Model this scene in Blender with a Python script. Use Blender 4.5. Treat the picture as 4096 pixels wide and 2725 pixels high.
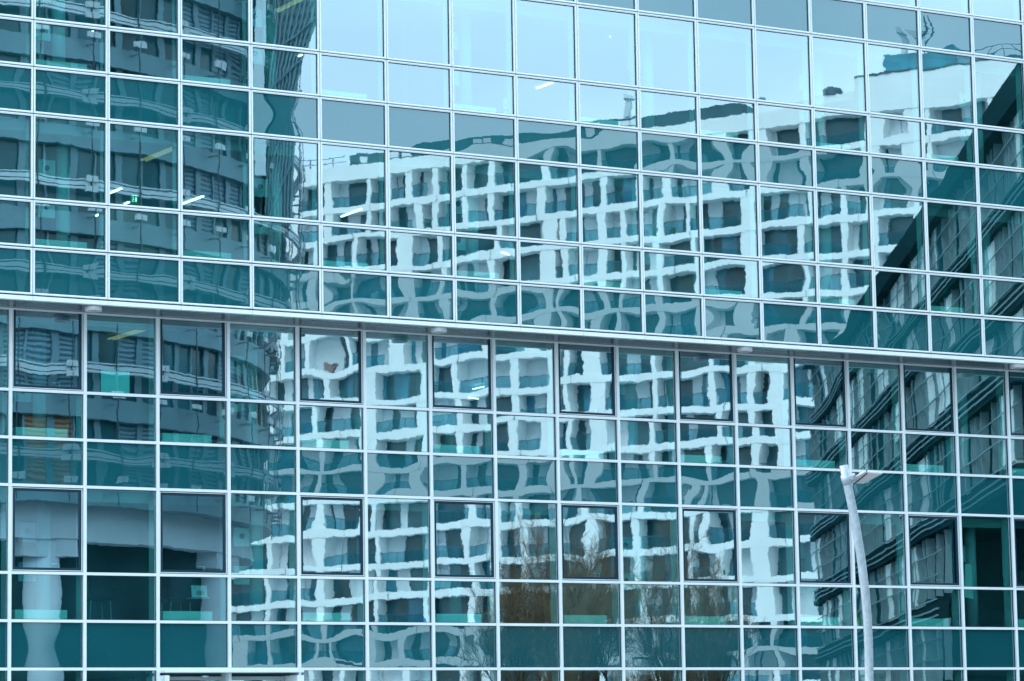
import bpy, math, random
from mathutils import Vector, Matrix
R = random.Random(7)
C = bpy.context.scene.collection
PI = math.pi
for o in list(bpy.data.objects): bpy.data.objects.remove(o)

# ---------------------------------------------------------------- camera
W = 1.5
CAM = Vector((-14.547*W, -35.6238*W, 1.65))
YAW, PIT, ROL, F = .5414, .1313, -.0166, 12492.2
s, c = math.sin(YAW), math.cos(YAW); sp, cp = math.sin(PIT), math.cos(PIT); sr, cr = math.sin(ROL), math.cos(ROL)
r0 = Vector((c, -s, 0)); f0 = Vector((s, c, 0))
FW = f0*cp + Vector((0, 0, sp)); u2 = f0*(-sp) + Vector((0, 0, cp))
RT = r0*cr + u2*sr; UP = r0*(-sr) + u2*cr
cam = bpy.data.cameras.new('camera'); co = bpy.data.objects.new('camera', cam); C.objects.link(co)
M = Matrix((RT, UP, -FW)).transposed().to_4x4(); M.translation = CAM
co.matrix_world = M
cam.sensor_width = 36; cam.lens = 36*F/4096; cam.clip_start = .5; cam.clip_end = 5000
bpy.context.scene.camera = co

def ray(px, py): return FW + RT*((px-2048)/F) - UP*((py-1362.5)/F)
def at_depth(px, py, d): return CAM + ray(px, py)*d
def at_y(px, py, y):
    r = ray(px, py); return CAM + r*((y-CAM.y)/r.y)
def at_z(px, py, z):
    r = ray(px, py); return CAM + r*((z-CAM.z)/r.z)
def V(p): return Vector((p[0], -p[1], p[2]))          # where a thing stands whose mirror image is at p

# ---------------------------------------------------------------- helpers
class MB:
    def __init__(s): s.v = []; s.f = []
    def box(s, p, a, b, c):
        p, a, b, c = map(Vector, (p, a, b, c)); n = len(s.v)
        s.v += [p, p+a, p+a+b, p+b, p+c, p+a+c, p+a+b+c, p+b+c]
        q = [(0,3,2,1), (4,5,6,7), (0,1,5,4), (1,2,6,5), (2,3,7,6), (3,0,4,7)]
        if a.cross(b).dot(c) < 0: q = [t[::-1] for t in q]
        s.f += [tuple(n+i for i in t) for t in q]; return s
    def abox(s, x0, x1, y0, y1, z0, z1): return s.box((x0, y0, z0), (x1-x0, 0, 0), (0, y1-y0, 0), (0, 0, z1-z0))
    def tube(s, pts, rad, n=8, caps=True):
        pts = [Vector(p) for p in pts]; k0 = len(s.v)
        for i, p in enumerate(pts):
            d = (pts[min(i+1, len(pts)-1)]-pts[max(i-1, 0)]).normalized()
            a = d.cross(Vector((0, 0, 1)) if abs(d.z) < .9 else Vector((1, 0, 0))).normalized(); b = d.cross(a)
            r = rad[i] if isinstance(rad, (list, tuple)) else rad
            for j in range(n):
                t = 2*PI*j/n; s.v.append(p+a*(r*math.cos(t))+b*(r*math.sin(t)))
        for i in range(len(pts)-1):
            for j in range(n):
                A = k0+i*n+j; B = k0+i*n+(j+1) % n
                s.f.append((A, B, B+n, A+n))
        if caps:
            s.f.append(tuple(k0+j for j in range(n))[::-1]); m = k0+(len(pts)-1)*n
            s.f.append(tuple(m+j for j in range(n)))
        return s
    def lathe(s, cx, cy, prof, n=48, a0=0, a1=2*PI):
        k0 = len(s.v); full = abs(a1-a0-2*PI) < 1e-6; m = n if full else n+1
        for (r, z) in prof:
            for j in range(m):
                t = a0+(a1-a0)*j/n; s.v.append(Vector((cx+r*math.cos(t), cy+r*math.sin(t), z)))
        for i in range(len(prof)-1):
            for j in range(n):
                A = k0+i*m+j; B = k0+i*m+(j+1) % m
                s.f.append((A, B, B+m, A+m))
        return s
    def quad(s, *p):
        n = len(s.v); s.v += [Vector(q) for q in p]; s.f.append(tuple(range(n, n+len(p)))); return s
    def build(s, name, mat, parent=None, org=(0, 0, 0), smooth=False, flip=False):
        o = Vector(org); me = bpy.data.meshes.new(name)
        me.from_pydata([v-o for v in s.v], [], [f[::-1] for f in s.f] if flip else s.f); me.materials.append(mat)
        if smooth: me.polygons.foreach_set('use_smooth', [True]*len(me.polygons))
        me.update(); ob = bpy.data.objects.new(name, me); C.objects.link(ob)
        if parent is not None: ob.parent = parent
        return ob
def thing(name, label, cat, loc=(0, 0, 0), group=None):
    o = bpy.data.objects.new(name, None); C.objects.link(o); o.location = loc
    return tag(o, label, cat, group)
def tag(o, label, cat, group=None):
    o['label'] = label; o['category'] = cat
    if group: o['group'] = group
    return o
def inst(me_ob, name, parent, loc):
    o = bpy.data.objects.new(name, me_ob.data); C.objects.link(o); o.parent = parent; o.location = loc; return o

def mat(name, col, rough=.6, metal=0, var=0, scale=1.0, bump=0, emit=None, es=0, spec=.5, stretch=(1, 1, 1)):
    m = bpy.data.materials.new(name); m.use_nodes = True; nt = m.node_tree; N = nt.nodes; L = nt.links
    b = N['Principled BSDF']; b.inputs['Roughness'].default_value = rough; b.inputs['Metallic'].default_value = metal
    b.inputs['Specular IOR Level'].default_value = spec
    b.inputs['Base Color'].default_value = (*col, 1)
    if emit: b.inputs['Emission Color'].default_value = (*emit, 1); b.inputs['Emission Strength'].default_value = es
    if var or bump:
        tc = N.new('ShaderNodeTexCoord'); mp = N.new('ShaderNodeMapping'); mp.inputs['Scale'].default_value = stretch
        L.new(tc.outputs['Object'], mp.inputs['Vector'])
        n = N.new('ShaderNodeTexNoise'); n.inputs['Scale'].default_value = scale; n.inputs['Detail'].default_value = 5
        L.new(mp.outputs[0], n.inputs['Vector'])
        if var:
            cr_ = N.new('ShaderNodeValToRGB'); e = cr_.color_ramp.elements
            e[0].position = .3; e[1].position = .7
            e[0].color = (*[max(0, x*(1-var)) for x in col], 1); e[1].color = (*[min(1, x*(1+var)) for x in col], 1)
            L.new(n.outputs['Fac'], cr_.inputs[0]); L.new(cr_.outputs[0], b.inputs['Base Color'])
        if bump:
            bp = N.new('ShaderNodeBump'); bp.inputs['Distance'].default_value = bump
            L.new(n.outputs['Fac'], bp.inputs['Height']); L.new(bp.outputs[0], b.inputs['Normal'])
    return m

def glass(name, px, pz, coarse, fine, tilt, refl, rtint, ttint=None, body=None, ghost=.0, sgn=False, cs=.7, fs=4.2):
    """coated architectural pane: mirror coat over a see-through (ttint) or enamelled (body) sheet; the sheet is slightly wavy"""
    m = bpy.data.materials.new(name); m.use_nodes = True; nt = m.node_tree; N = nt.nodes; L = nt.links; N.clear()
    def nd(t, **k):
        n = N.new(t)
        for a, v in k.items(): setattr(n, a, v)
        return n
    def mth(op, a, b=None, c=None):
        n = nd('ShaderNodeMath', operation=op)
        for i, x in enumerate((a, b, c)):
            if x is None: continue
            if isinstance(x, (int, float)): n.inputs[i].default_value = x
            else: L.new(x, n.inputs[i])
        return n.outputs[0]
    def vm(op, a, b, sc=None):
        n = nd('ShaderNodeVectorMath', operation=op)
        for i, x in enumerate((a, b)):
            if x is None: continue
            if isinstance(x, tuple): n.inputs[i].default_value = x
            else: L.new(x, n.inputs[i])
        if sc is not None:
            if isinstance(sc, (int, float)): n.inputs['Scale'].default_value = sc
            else: L.new(sc, n.inputs['Scale'])
        return n.outputs[0]
    tc = nd('ShaderNodeTexCoord'); oi = nd('ShaderNodeObjectInfo'); geo = nd('ShaderNodeNewGeometry')
    sep = nd('ShaderNodeSeparateXYZ'); L.new(tc.outputs['Generated'], sep.inputs[0])
    wq = nd('ShaderNodeTexWhiteNoise', noise_dimensions='1D'); L.new(mth('MULTIPLY', oi.outputs['Random'], 531.7), wq.inputs['W'])
    sq = nd('ShaderNodeSeparateXYZ'); L.new(wq.outputs['Color'], sq.inputs[0])
    u = mth('ADD', mth('MULTIPLY_ADD', sep.outputs['X'], 2*PI, -PI), mth('MULTIPLY_ADD', sq.outputs['X'], 2.2, -1.1))
    v = mth('ADD', mth('MULTIPLY_ADD', sep.outputs['Z'], 2*PI, -PI), mth('MULTIPLY_ADD', sq.outputs['Y'], 1.6, -.8))
    hu = mth('MULTIPLY_ADD', mth('COSINE', u), .5, .5); hv = mth('MULTIPLY_ADD', mth('COSINE', v), .5, .5)
    rnd = oi.outputs['Random']
    k = mth('MULTIPLY_ADD', rnd, 1.9, -.75) if sgn else mth('MULTIPLY_ADD', rnd, 1.3, .3)
    su = mth('MULTIPLY', mth('MULTIPLY', mth('SINE', u), hv), mth('MULTIPLY', k, px))
    sv = mth('MULTIPLY', mth('MULTIPLY', mth('SINE', v), hu), mth('MULTIPLY', k, pz))
    wn = nd('ShaderNodeTexWhiteNoise', noise_dimensions='1D'); L.new(mth('MULTIPLY', rnd, 917.3), wn.inputs['W'])
    off = vm('SCALE', wn.outputs['Color'], None, 60.)
    def normal(extra):
        pos = vm('ADD', vm('ADD', geo.outputs['Position'], None), None)
        pos = vm('ADD', geo.outputs['Position'], off)
        n1 = nd('ShaderNodeTexNoise'); n1.inputs['Scale'].default_value = cs; n1.inputs['Detail'].default_value = 1
        n2 = nd('ShaderNodeTexNoise'); n2.inputs['Scale'].default_value = fs; n2.inputs['Detail'].default_value = 3; n2.inputs['Roughness'].default_value = .75
        L.new(vm('ADD', pos, (extra, 0, extra)), n1.inputs['Vector']); L.new(vm('ADD', pos, (extra*3, 7, 0)), n2.inputs['Vector'])
        a = vm('SCALE', vm('SUBTRACT', n1.outputs['Color'], (.5, .5, .5)), None, coarse)
        b = vm('SCALE', vm('SUBTRACT', n2.outputs['Color'], (.5, .5, .5)), None, fine)
        t = vm('SCALE', vm('SUBTRACT', wn.outputs['Color'], (.5, .5, .5)), None, tilt)
        cx = nd('ShaderNodeCombineXYZ'); L.new(su, cx.inputs[0]); L.new(sv, cx.inputs[2])
        tot = vm('ADD', vm('ADD', a, b), vm('ADD', t, cx.outputs[0]))
        tot = vm('MULTIPLY', tot, (1, 0, 1))
        n = nd('ShaderNodeVectorMath', operation='NORMALIZE')
        L.new(vm('ADD', geo.outputs['Normal'], tot), n.inputs[0]); return n.outputs[0]
    g = nd('ShaderNodeBsdfGlossy'); g.inputs['Roughness'].default_value = 0; g.inputs['Color'].default_value = (*rtint, 1)
    L.new(normal(0), g.inputs['Normal']); refl_out = g.outputs[0]
    if ghost:
        g2 = nd('ShaderNodeBsdfGlossy'); g2.inputs['Roughness'].default_value = 0; g2.inputs['Color'].default_value = (*[x*y for x, y in zip(rtint, (.8, 1, .97))], 1)
        L.new(normal(.09), g2.inputs['Normal'])
        mx = nd('ShaderNodeMixShader'); mx.inputs[0].default_value = ghost
        L.new(refl_out, mx.inputs[1]); L.new(g2.outputs[0], mx.inputs[2]); refl_out = mx.outputs[0]
    if body:
        d = nd('ShaderNodeBsdfDiffuse'); 
        nz = nd('ShaderNodeTexNoise'); nz.inputs['Scale'].default_value = .9; L.new(geo.outputs['Position'], nz.inputs['Vector'])
        mc = nd('ShaderNodeMixRGB'); mc.inputs[1].default_value = (*[x*.93 for x in body], 1); mc.inputs[2].default_value = (*[x*1.07 for x in body], 1)
        L.new(nz.outputs['Fac'], mc.inputs[0]); L.new(mc.outputs[0], d.inputs['Color'])
    else:
        d = nd('ShaderNodeBsdfTransparent'); d.inputs['Color'].default_value = (*ttint, 1)
    lw = nd('ShaderNodeLayerWeight'); lw.inputs['Blend'].default_value = .35
    fac = mth('MULTIPLY_ADD', lw.outputs['Facing'], .12, refl)
    mx = nd('ShaderNodeMixShader'); L.new(fac, mx.inputs[0]); L.new(d.outputs[0], mx.inputs[1]); L.new(refl_out, mx.inputs[2])
    out = nd('ShaderNodeOutputMaterial'); L.new(mx.outputs[0], out.inputs['Surface'])
    return m

RT1 = (.71, .92, .99); GT = (.40, .90, .88)
m_vis = glass('vision_glass', -.0004, -.0006, .0010, .0017, .0011, .40, RT1, GT, ghost=.16, sgn=False)
m_low = glass('low_vision_glass', -.0004, -.0005, .0013, .0017, .0014, .40, RT1, GT, ghost=.16, sgn=False)
m_cas = glass('casement_glass', -.0010, -.0010, .0022, .0016, .0018, .41, RT1, (.24, .55, .66), ghost=.12, sgn=False)
m_spu = glass('spandrel_glass', .0019, .0013, .0026, .0010, .0008, .17, (.70, .92, 1.0), body=(.006, .086, .104), cs=1.1)
m_spl = glass('infill_glass', .0013, .0011, .0028, .0010, .0010, .165, (.70, .92, 1.0), body=(.006, .080, .098), cs=1.0)
m_alu = mat('white_aluminium', (.70, .79, .82), .38, 0, .03, 3)
m_alu2 = mat('satin_mullion', (.68, .77, .81), .42, 0, .04, 2)
m_gask = mat('black_gasket', (.015, .03, .045), .5)
m_dark = mat('dark_casement_frame', (.010, .035, .055), .6, spec=.2)
m_soff = mat('soffit_metal', (.085, .12, .14), .25, .1, .05, .6)
m_soffline = mat('soffit_joint', (.12, .15, .18), .5)
m_lampring = mat('fixture_ring', (.62, .65, .68), .35, .3)
m_ceil = mat('ceiling_board', (.30, .42, .44), .9, 0, .08, .8)
m_floor = mat('office_floor', (.10, .13, .15), .8, 0, .2, .5)
m_back = mat('office_wall', (.10, .20, .22), .9, 0, .35, .45, stretch=(1, 1, .2))
m_post = mat('interior_post', (.42, .58, .58), .6, 0, .05, 2)
m_sill = mat('sill_cabinet', (.48, .74, .68), .6, 0, .04, 2)
m_lightstrip = mat('light_strip', (.9, .9, .85), .5, emit=(1, .97, .86), es=3.2)
m_louvre = mat('louvre_light', (.8, .8, .6), .5, emit=(1, .72, .35), es=.22)
m_galv = mat('galvanised_steel', (.34, .42, .47), .42, .35, .16, 14, .002)
m_lampwhite = mat('lamp_housing', (.46, .50, .52), .4, .1, .05, 8)
m_lens = mat('lamp_lens', (.42, .44, .46), .12, 0, .1, 20)
m_paper = mat('paper', (.75, .9, .88), .8, 0, .02, 2)

# ---------------------------------------------------------------- the glass office building
Z = {'hm': 10.8282, 'h0': 10.2348, 'h1': 9.1506, 'h2': 8.5544, 'h3': 7.9603, 'h4': 6.8757, 'h5': 6.2802, 'h6': 5.683,
     't1': 4.5888, 't2': 3.992, 't3': 3.3997, 't4': 2.3121, 't5': 1.7186, 't6': 1.1249}
Z = {k: v*W+1.65 for k, v in Z.items()}
Z['hn'] = Z['hm']+.89; Z['ho'] = Z['hn']+1.63
YL = .6839*W; ZS = Z['h6']-.10
B0, B1 = -4, 19                                     # bays
LX = -.0129*W
bld = thing('glass_office_building', 'teal glass office building with white aluminium grid and overhanging upper storeys', 'building', (0, 0, 0))

def ring(mb, x0, x1, z0, z1, tx, tz, y0, y1):
    mb.abox(x0, x1, y0, y1, z0, z0+tz); mb.abox(x0, x1, y0, y1, z1-tz, z1)
    mb.abox(x0, x0+tx, y0, y1, z0+tz, z1-tz); mb.abox(x1-tx, x1, y0, y1, z0+tz, z1-tz)
def pane_mesh(name, m, x0, x1, z0, z1, y):
    return MB().quad((x0, y, z0), (x1, y, z0), (x1, y, z1), (x0, y, z1)).build(name, m)
def unit(kind, h, m, ycol, lower=False):
    """one framed curtain-wall unit, origin at its bottom left joint crossing"""
    f = MB(); g = MB()
    if not lower:
        gx, gz, tx, tz = .0065, .0095, .034, .037
        ring(f, gx, W-gx, gz, h-gz, tx, tz, -.012, .10)
        ring(f, gx+.007, W-gx-.007, gz+.007, h-gz-.007, .013, .013, -.020, -.012)
        ring(g, gx+tx, W-gx-tx, gz+tz, h-gz-tz, .009, .009, .012, .10)
        px, pz = gx+tx+.009, gz+tz+.009; yy = .03
    else:
        tx, tz = .031, .0265
        ring(g, tx, W-tx, tz, h-tz, .008, .009, .014, .10)
        px, pz = tx+.008, tz+.009; yy = .032
    fr = None
    if not lower:
        fr = f.build('tmp', m_alu); gk = g.build('tmp', m_gask)
    else:
        fr = g.build('tmp', m_gask); gk = None
    p = pane_mesh('tmp', m, px, W-px, pz, h-pz, yy)
    return fr, gk, p
def casement(h, m):
    f = MB(); tx, tz = .031, .0265
    ring(f, tx, W-tx, tz, h-tz, .016, .016, .02, .10)                          # dark reveal round the sash
    w = MB(); ring(w, tx+.016, W-tx-.016, tz+.016, h-tz-.016, .012, .012, -.004, .10)   # thin white sash edge
    d = MB(); ring(d, tx+.028, W-tx-.028, tz+.028, h-tz-.028, .050, .048, .010, .10)
    hd = MB(); hx = W*.60; hd.abox(hx, hx+.15, .14, .155, tz+.15, tz+.168); hd.abox(hx+.13, hx+.15, .12, .155, tz+.08, tz+.168)
    k = tx+.028+.050; kz = tz+.028+.048
    return f.build('tmp', m_gask), w.build('tmp', m_alu2), d.build('tmp', m_dark), hd.build('tmp', m_paper), pane_mesh('tmp', m, k, W-k, kz, h-kz, .026)
masters = []
def place(kind, rows, h, m, lower=False, cas=False, skip=()):
    y = YL if lower else 0
    if cas: ms = casement(h, m)
    else: ms = unit(kind, h, m, 0, lower)
    masters.extend([q for q in ms if q])
    for z in rows:
        for i in range(B0, B1):
            if lower and kind in ('fixed_window', 'casement_window') and (i % 2 == 0) != cas and z > 3.4: continue
            if (z, i) in skip: continue
            x = i*W+(LX if lower else 0)
            if cas:
                a = inst(ms[0], kind, bld, (x, y, z)); inst(ms[1], 'sash', a, (0, 0, 0)); inst(ms[2], 'inner_frame', a, (0, 0, 0))
                inst(ms[3], 'handle', a, (0, 0, 0)); inst(ms[4], 'pane', a, (0, 0, 0))
            else:
                a = inst(ms[0], kind, bld, (x, y, z))
                if ms[1]: inst(ms[1], 'gasket', a, (0, 0, 0))
                inst(ms[2], 'pane', a, (0, 0, 0))
place('tall_window', [Z['h1'], Z['h4']], Z['h0']-Z['h1'], m_vis)
place('sill_window', [Z['hm'], Z['h2'], Z['h5']], .894, m_vis)
place('spandrel_panel', [Z['h0'], Z['h3'], Z['h6']], .892, m_spu)
HT = Z['t3']-Z['t4']
place('fixed_window', [Z['t1'], Z['t4']], HT, m_low, True)
place('casement_window', [Z['t1'], Z['t4']], HT, m_cas, True, True)
place('lower_sill_window', [Z['t2'], Z['t5']], .893, m_low, True)
place('infill_panel', [Z['t3'], Z['t6']], .890, m_spl, True)
for q in masters: bpy.data.objects.remove(q)
# ground-floor glazing, under the lowest transom
gm = MB(); ring(gm, .031, W-.031, .02, 3.2, .008, .009, .014, .10); gm = gm.build('tmp', m_gask)
gp = pane_mesh('tmp', m_low, .039, W-.039, .03, 3.19, .032)
ZG = Z['t6']-3.22
for i in range(B0, B1):
    if i in (2, 3): continue
    a = inst(gm, 'ground_floor_window', bld, (i*W+LX, YL, ZG)); inst(gp, 'pane', a, (0, 0, 0))
bpy.data.objects.remove(gm); bpy.data.objects.remove(gp)
# upper joint backing (dark gap seen between units)
for i in range(B0, B1+1):
    MB().abox(i*W-.03, i*W+.03, .045, .30, Z['h6']+.01, Z['hn']).build('interior_mullion', m_post, bld)
for k in ('hm', 'h0', 'h1', 'h2', 'h3', 'h4', 'h5', 'h6'):
    MB().abox(B0*W, B1*W, .03, .044, Z[k]-.04, Z[k]+.04).build('joint_seal', m_gask, bld)
for i in range(B0, B1+1): MB().abox(i*W-.036, i*W+.036, .016, .029, Z['h6'], Z['hn']).build('vertical_seal', m_gask, bld)
# lower mullions and transoms
for i in range(B0, B1+1):
    x = i*W+LX
    m = MB()
    zz = [0.12, Z['t6'], Z['t5'], Z['t4'], Z['t3'], Z['t2'], Z['t1'], ZS-.002]
    m.abox(x-.031, x+.031, YL-.03, YL+.10, .12, Z['t6']+.018)
    for a, b in ((Z['t6']+.022, Z['t3']+.018), (Z['t3']+.022, ZS-.004)): m.abox(x-.031, x+.031, YL-.03, YL+.10, a, b)
    m.build('mullion', m_alu2, bld)
    MB().abox(x-.028, x+.028, YL+.11, YL+.34, .2, ZS-.01).build('lower_interior_mullion', m_post, bld)
for k in ('t1', 't2', 't3', 't4', 't5', 't6'):
    m = MB()
    for i in range(B0, B1): m.abox(i*W+LX+.0315, (i+1)*W+LX-.0315, YL-.026, YL+.098, Z[k]-.0265, Z[k]+.0265)
    m.build('transom', m_alu2, bld)
# edge trim, soffit
for i in range(B0, B1): MB().abox(i*W+.003, (i+1)*W-.003, -.028, .10, Z['h6']-.098, Z['h6']-.020).build('edge_trim', m_alu, bld)
m = MB(); m.abox(B0*W, B1*W, .10, YL+.12, ZS-.0, ZS+.05)
sf = m.build('soffit', m_soff, bld)
m = MB()
for yy in (.42, .74): m.abox(B0*W, B1*W, yy, yy+.006, ZS-.003, ZS-.0005)
for i in range(B0, B1): m.abox(i*W-.003, i*W+.003, .10, YL+.02, ZS-.0035, ZS-.0008)
m.build('soffit_joint', m_soffline, bld)
m = MB(); m.abox(B0*W, B1*W, YL-.02, YL+.06, ZS-.03, ZS-.0036); m.build('head_trim', m_alu2, bld)
for (px, py) in ((374, 1236), (1755, 1322), (2979, 1399), (4068, 1466)):
    p = at_z(px, py, ZS-.04)
    m = MB(); m.lathe(p.x, p.y, [(.0, ZS-.07), (.10, ZS-.07), (.115, ZS-.085), (.155, ZS-.085), (.165, ZS-.07), (.165, ZS-.002)], 32)
    l = m.build('soffit_downlight', m_lampring, bld, smooth=True)
    MB().lathe(p.x, p.y, [(0, ZS-.074), (.10, ZS-.074)], 32).build('lens', m_lens, l)
# body: slabs, ceilings, inner walls
DEP = 20.0
x0, x1 = B0*W, B1*W
def slab(zt, zb, y0):                                # floor finish on top, ceiling below
    MB().abox(x0+.01, x1-.01, y0, DEP, zb+.02, zt-.02).build('floor_slab', m_floor, bld)
    MB().abox(x0+.012, x1-.012, y0+.002, DEP-.002, zb, zb+.018).build('ceiling', m_ceil, bld)
slab(Z['hm']+.04, Z['h0']-.04, .12); slab(Z['h2']+.04-.0, Z['h3']-.04, .12); slab(Z['h5']+.03, ZS+.06, .12)
slab(Z['t2']+.04-.0, Z['t3']-.04, YL+.14); slab(Z['t5']+.04, Z['t6']-.04, YL+.14)
MB().abox(x0, x1, .0, DEP, Z['hn']+.02, Z['hn']+.6).build('roof', m_alu, bld)
MB().abox(x0, x1, DEP, DEP+.3, 0, Z['hn']).build('rear_wall', m_back, bld)
MB().abox(x0-.35, x0-.04, .02, DEP+.3, ZS, Z['hn']+.6).build('side_wall', m_spl if False else m_alu2, bld)
MB().abox(x1+.04, x1+.35, .02, DEP+.3, ZS, Z['hn']+.6).build('side_wall', m_alu2, bld)
MB().abox(x0-.35, x0-.05, YL, DEP+.3, 0, ZS-.01).build('side_wall', m_alu2, bld)
MB().abox(x1+.05, x1+.35, YL, DEP+.3, 0, ZS-.01).build('side_wall', m_alu2, bld)
# corridor partitions inside, of varied tone, with door openings
levels = [(Z['h2']+.04, Z['h0']-.04, .12), (Z['h5']+.03, Z['h3']-.04, .12), (Z['t2']+.04, ZS+.0, YL), (Z['t5']+.04, Z['t3']-.04, YL), (.15, Z['t6']-.04, YL)]
tones = [mat('partition_'+n, cc, .8, 0, .15, .6) for n, cc in (('grey', (.16, .2, .22)), ('teal', (.06, .2, .2)), ('light', (.42, .5, .5)), ('navy', (.05, .08, .12)), ('ochre', (.35, .25, .14)))]
for li, (zf, zc, yb) in enumerate(levels):
    x = x0+1
    while x < x1-2:
        w = R.uniform(2, 5); yy = R.choice((5.2, 6.5, 8, 10, 13))
        if R.random() < .75:
            MB().abox(x, min(x+w, x1-1), yy, yy+.12, zf, zc-.01).build('partition', R.choice(tones), bld)
        if R.random() < .45: MB().abox(x, x+.12, max(yb+1.2, yy-4), yy-.01, zf, zc-.01).build('cross_partition', R.choice(tones[:3]), bld)
        x += w+R.choice((0, .05, 1.2))
# posts with bracket plates standing just behind the glass
for li, (zf, zc, yb) in enumerate(levels[:4]):
    for k in range(-1, 7):
        xx = k*4.5+.35+(li % 2)*.1
        if xx < x0+.5 or xx > x1-1: continue
        pc = MB().tube([(xx+.62, yb+1.0, zf), (xx+.62, yb+1.0, zc-.01)], .13, 20).build('column', m_post, bld, smooth=True)
        for zz in (zf+.75, zf+1.5):
            b = MB(); b.abox(xx+.10, xx+.44, yb+.95, yb+.99, zz, zz+.36)
            a = b.build('access_plate', m_post, pc)
            MB().tube([(xx+.27, yb+.945, zz+.2), (xx+.27, yb+.94, zz+.2)], .055, 20).build('port', m_dark, pc)
# sill cabinets in the even bays
for li, (zf, zc, yb) in enumerate(levels[:4]):
    for i in range(B0, B1):
        if i % 2: continue
        zb = (Z['h2'], Z['h5'], Z['t2'], Z['t5'])[li]
        b = MB().abox(i*W+.16, i*W+1.20, yb+.16, yb+.42, zb-.01, zb+.215)
        b.build('sill_cabinet', m_sill, bld)
# head boxes for blinds
for li, (zf, zc, yb) in enumerate(levels[:4]):
    MB().abox(x0+.01, x1-.01, yb+.36, yb+.5, zc-.2, zc-.012).build('blind_box', m_ceil, bld)
def striplight(a, b, z, w=.045, m_=None, name='ceiling_light'):
    A = at_z(*a, z-.03); Bp = at_z(*b, z-.03)
    if A.y > DEP-.3 or Bp.y > DEP-.3:
        zz = 0
    d = (Bp-A); n = Vector((-d.y, d.x, 0)).normalized()*w
    if d.length > 6: return
    MB().box(A-n*.5, d, n, (0, 0, .025)).build(name, m_ or m_lightstrip, bld)
for a, b in (((342, 140), (372, 127)), ((1285, 252), (1330, 235)), ((1862, 325), (1927, 300)), ((1918, 340), (1965, 356)), ((2147, 356), (2212, 332)), ((1195, 228), (1208, 221)), ((2040, 380), (2050, 383)), ((2440, 150), (2441, 150))):
    striplight(a, b, Z['h0']-.04)
for a, b in (((438, 776), (485, 757)), ((730, 818), (813, 788)), ((1366, 869), (1446, 839)), ((2007, 1012), (2043, 1022)), ((2252, 938), (2291, 925)), ((385, 866), (403, 858)), ((498, 820), (516, 811))):
    striplight(a, b, Z['h3']-.04)
for a, b in (((976, 1524), (1078, 1498)), ((1735, 1549), (1795, 1535)), ((1892, 1559), (1945, 1547)), ((1876, 1592), (1912, 1598)), ((1205, 1514), (1236, 1506))):
    striplight(a, b, ZS)
for z, L_ in ((Z['h0']-.04, (((1095, 48), (1190, 3)), ((1112, 50), (1208, 3)))), (Z['h3']-.04, (((565, 644), (689, 593)), ((584, 646), (700, 599)), ((730, 583), (778, 561)))), (ZS, (((434, 1359), (600, 1308)), ((455, 1361), (610, 1314))))):
    for a, b in L_: striplight(a, b, z, .05, m_louvre, 'louvre_light')
# entrance portal under the lowest transom, bays 2 and 3
ex0, ex1 = 2*W+LX+.031, 4*W+LX-.031; zt = Z['t6']-.027
d = MB(); d.abox(ex0, ex1, YL-.26, YL+.6, zt-.045, zt-.001); d.abox(ex0, ex0+.09, YL-.26, YL+.6, .15, zt-.1); d.abox(ex1-.14, ex1, YL-.26, YL+.6, .15, zt-.1)
dr = d.build('entrance_portal', m_alu2, bld)
d = MB(); ring(d, ex0+.12, ex0+1.45, .16, zt-.11, .06, .07, YL+.25, YL+.33); ring(d, ex0+1.47, ex1-.16, .16, zt-.11, .06, .07, YL+.25, YL+.33); d.abox(ex0+.18, ex0+1.39, YL+.26, YL+.32, zt-.62, zt-.56)
d.build('door_frame', mat('grey_door_frame', (.35, .4, .44), .4), dr)
MB().quad((ex0+.18, YL+.29, .2), (ex0+1.39, YL+.29, .2), (ex0+1.39, YL+.29, zt-.18), (ex0+.18, YL+.29, zt-.18)).build('door_glass', m_low, dr)
MB().quad((ex0+1.53, YL+.29, .2), (ex1-.22, YL+.29, .2), (ex1-.22, YL+.29, zt-.18), (ex0+1.53, YL+.29, zt-.18)).build('door_glass', m_low, dr)
dn = MB().tube([(ex0+1.0, YL+.1, zt-.10), (ex0+1.0, YL+.1, zt-.13)], .07, 20).build('downlight', m_lampring, dr)
MB().abox(x0-.35, x1+.35, YL-.02, YL+.3, .0, .13).build('plinth', mat('plinth_stone', (.25, .26, .27), .8, 0, .1, 3), bld)

# ---------------------------------------------------------------- small things seen behind the panes
def text(s_, size, m_, parent, loc, align='CENTER'):
    cu = bpy.data.curves.new('lettering', 'FONT'); cu.body = s_; cu.size = size; cu.align_x = align; cu.extrude = .002
    cu.materials.append(m_); o = bpy.data.objects.new('lettering', cu); C.objects.link(o); o.parent = parent
    dg = bpy.context.evaluated_depsgraph_get(); me = bpy.data.meshes.new_from_object(o.evaluated_get(dg)); bpy.data.objects.remove(o)
    me.transform(Matrix.Rotation(PI/2, 4, 'X')); me.materials.clear(); me.materials.append(m_)
    o = bpy.data.objects.new('lettering', me); C.objects.link(o); o.parent = parent; o.location = loc; return o
p = at_y(525, 812, 6.0); q = at_y(551, 784, 6.0)
g = thing('exit_sign', 'small green emergency exit sign hanging inside a dark upper window', 'sign', (p.x, 6.0, p.z))
w_, h_ = q.x-p.x, q.z-p.z
MB().abox(0, w_, 0, .03, 0, h_).build('sign_panel', mat('exit_green', (.02, .28, .16), .5, emit=(.02, .5, .3), es=.25), g)
mm = mat('exit_white', (.8, 1, .9), .5, emit=(.7, 1, .85), es=1.0)
b = MB()
for k in range(4): b.abox(w_*(.08+.23*k), w_*(.2+.23*k), -.012, -.001, h_*.96, h_*1.06)
b.build('lamp', mm, g)
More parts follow.
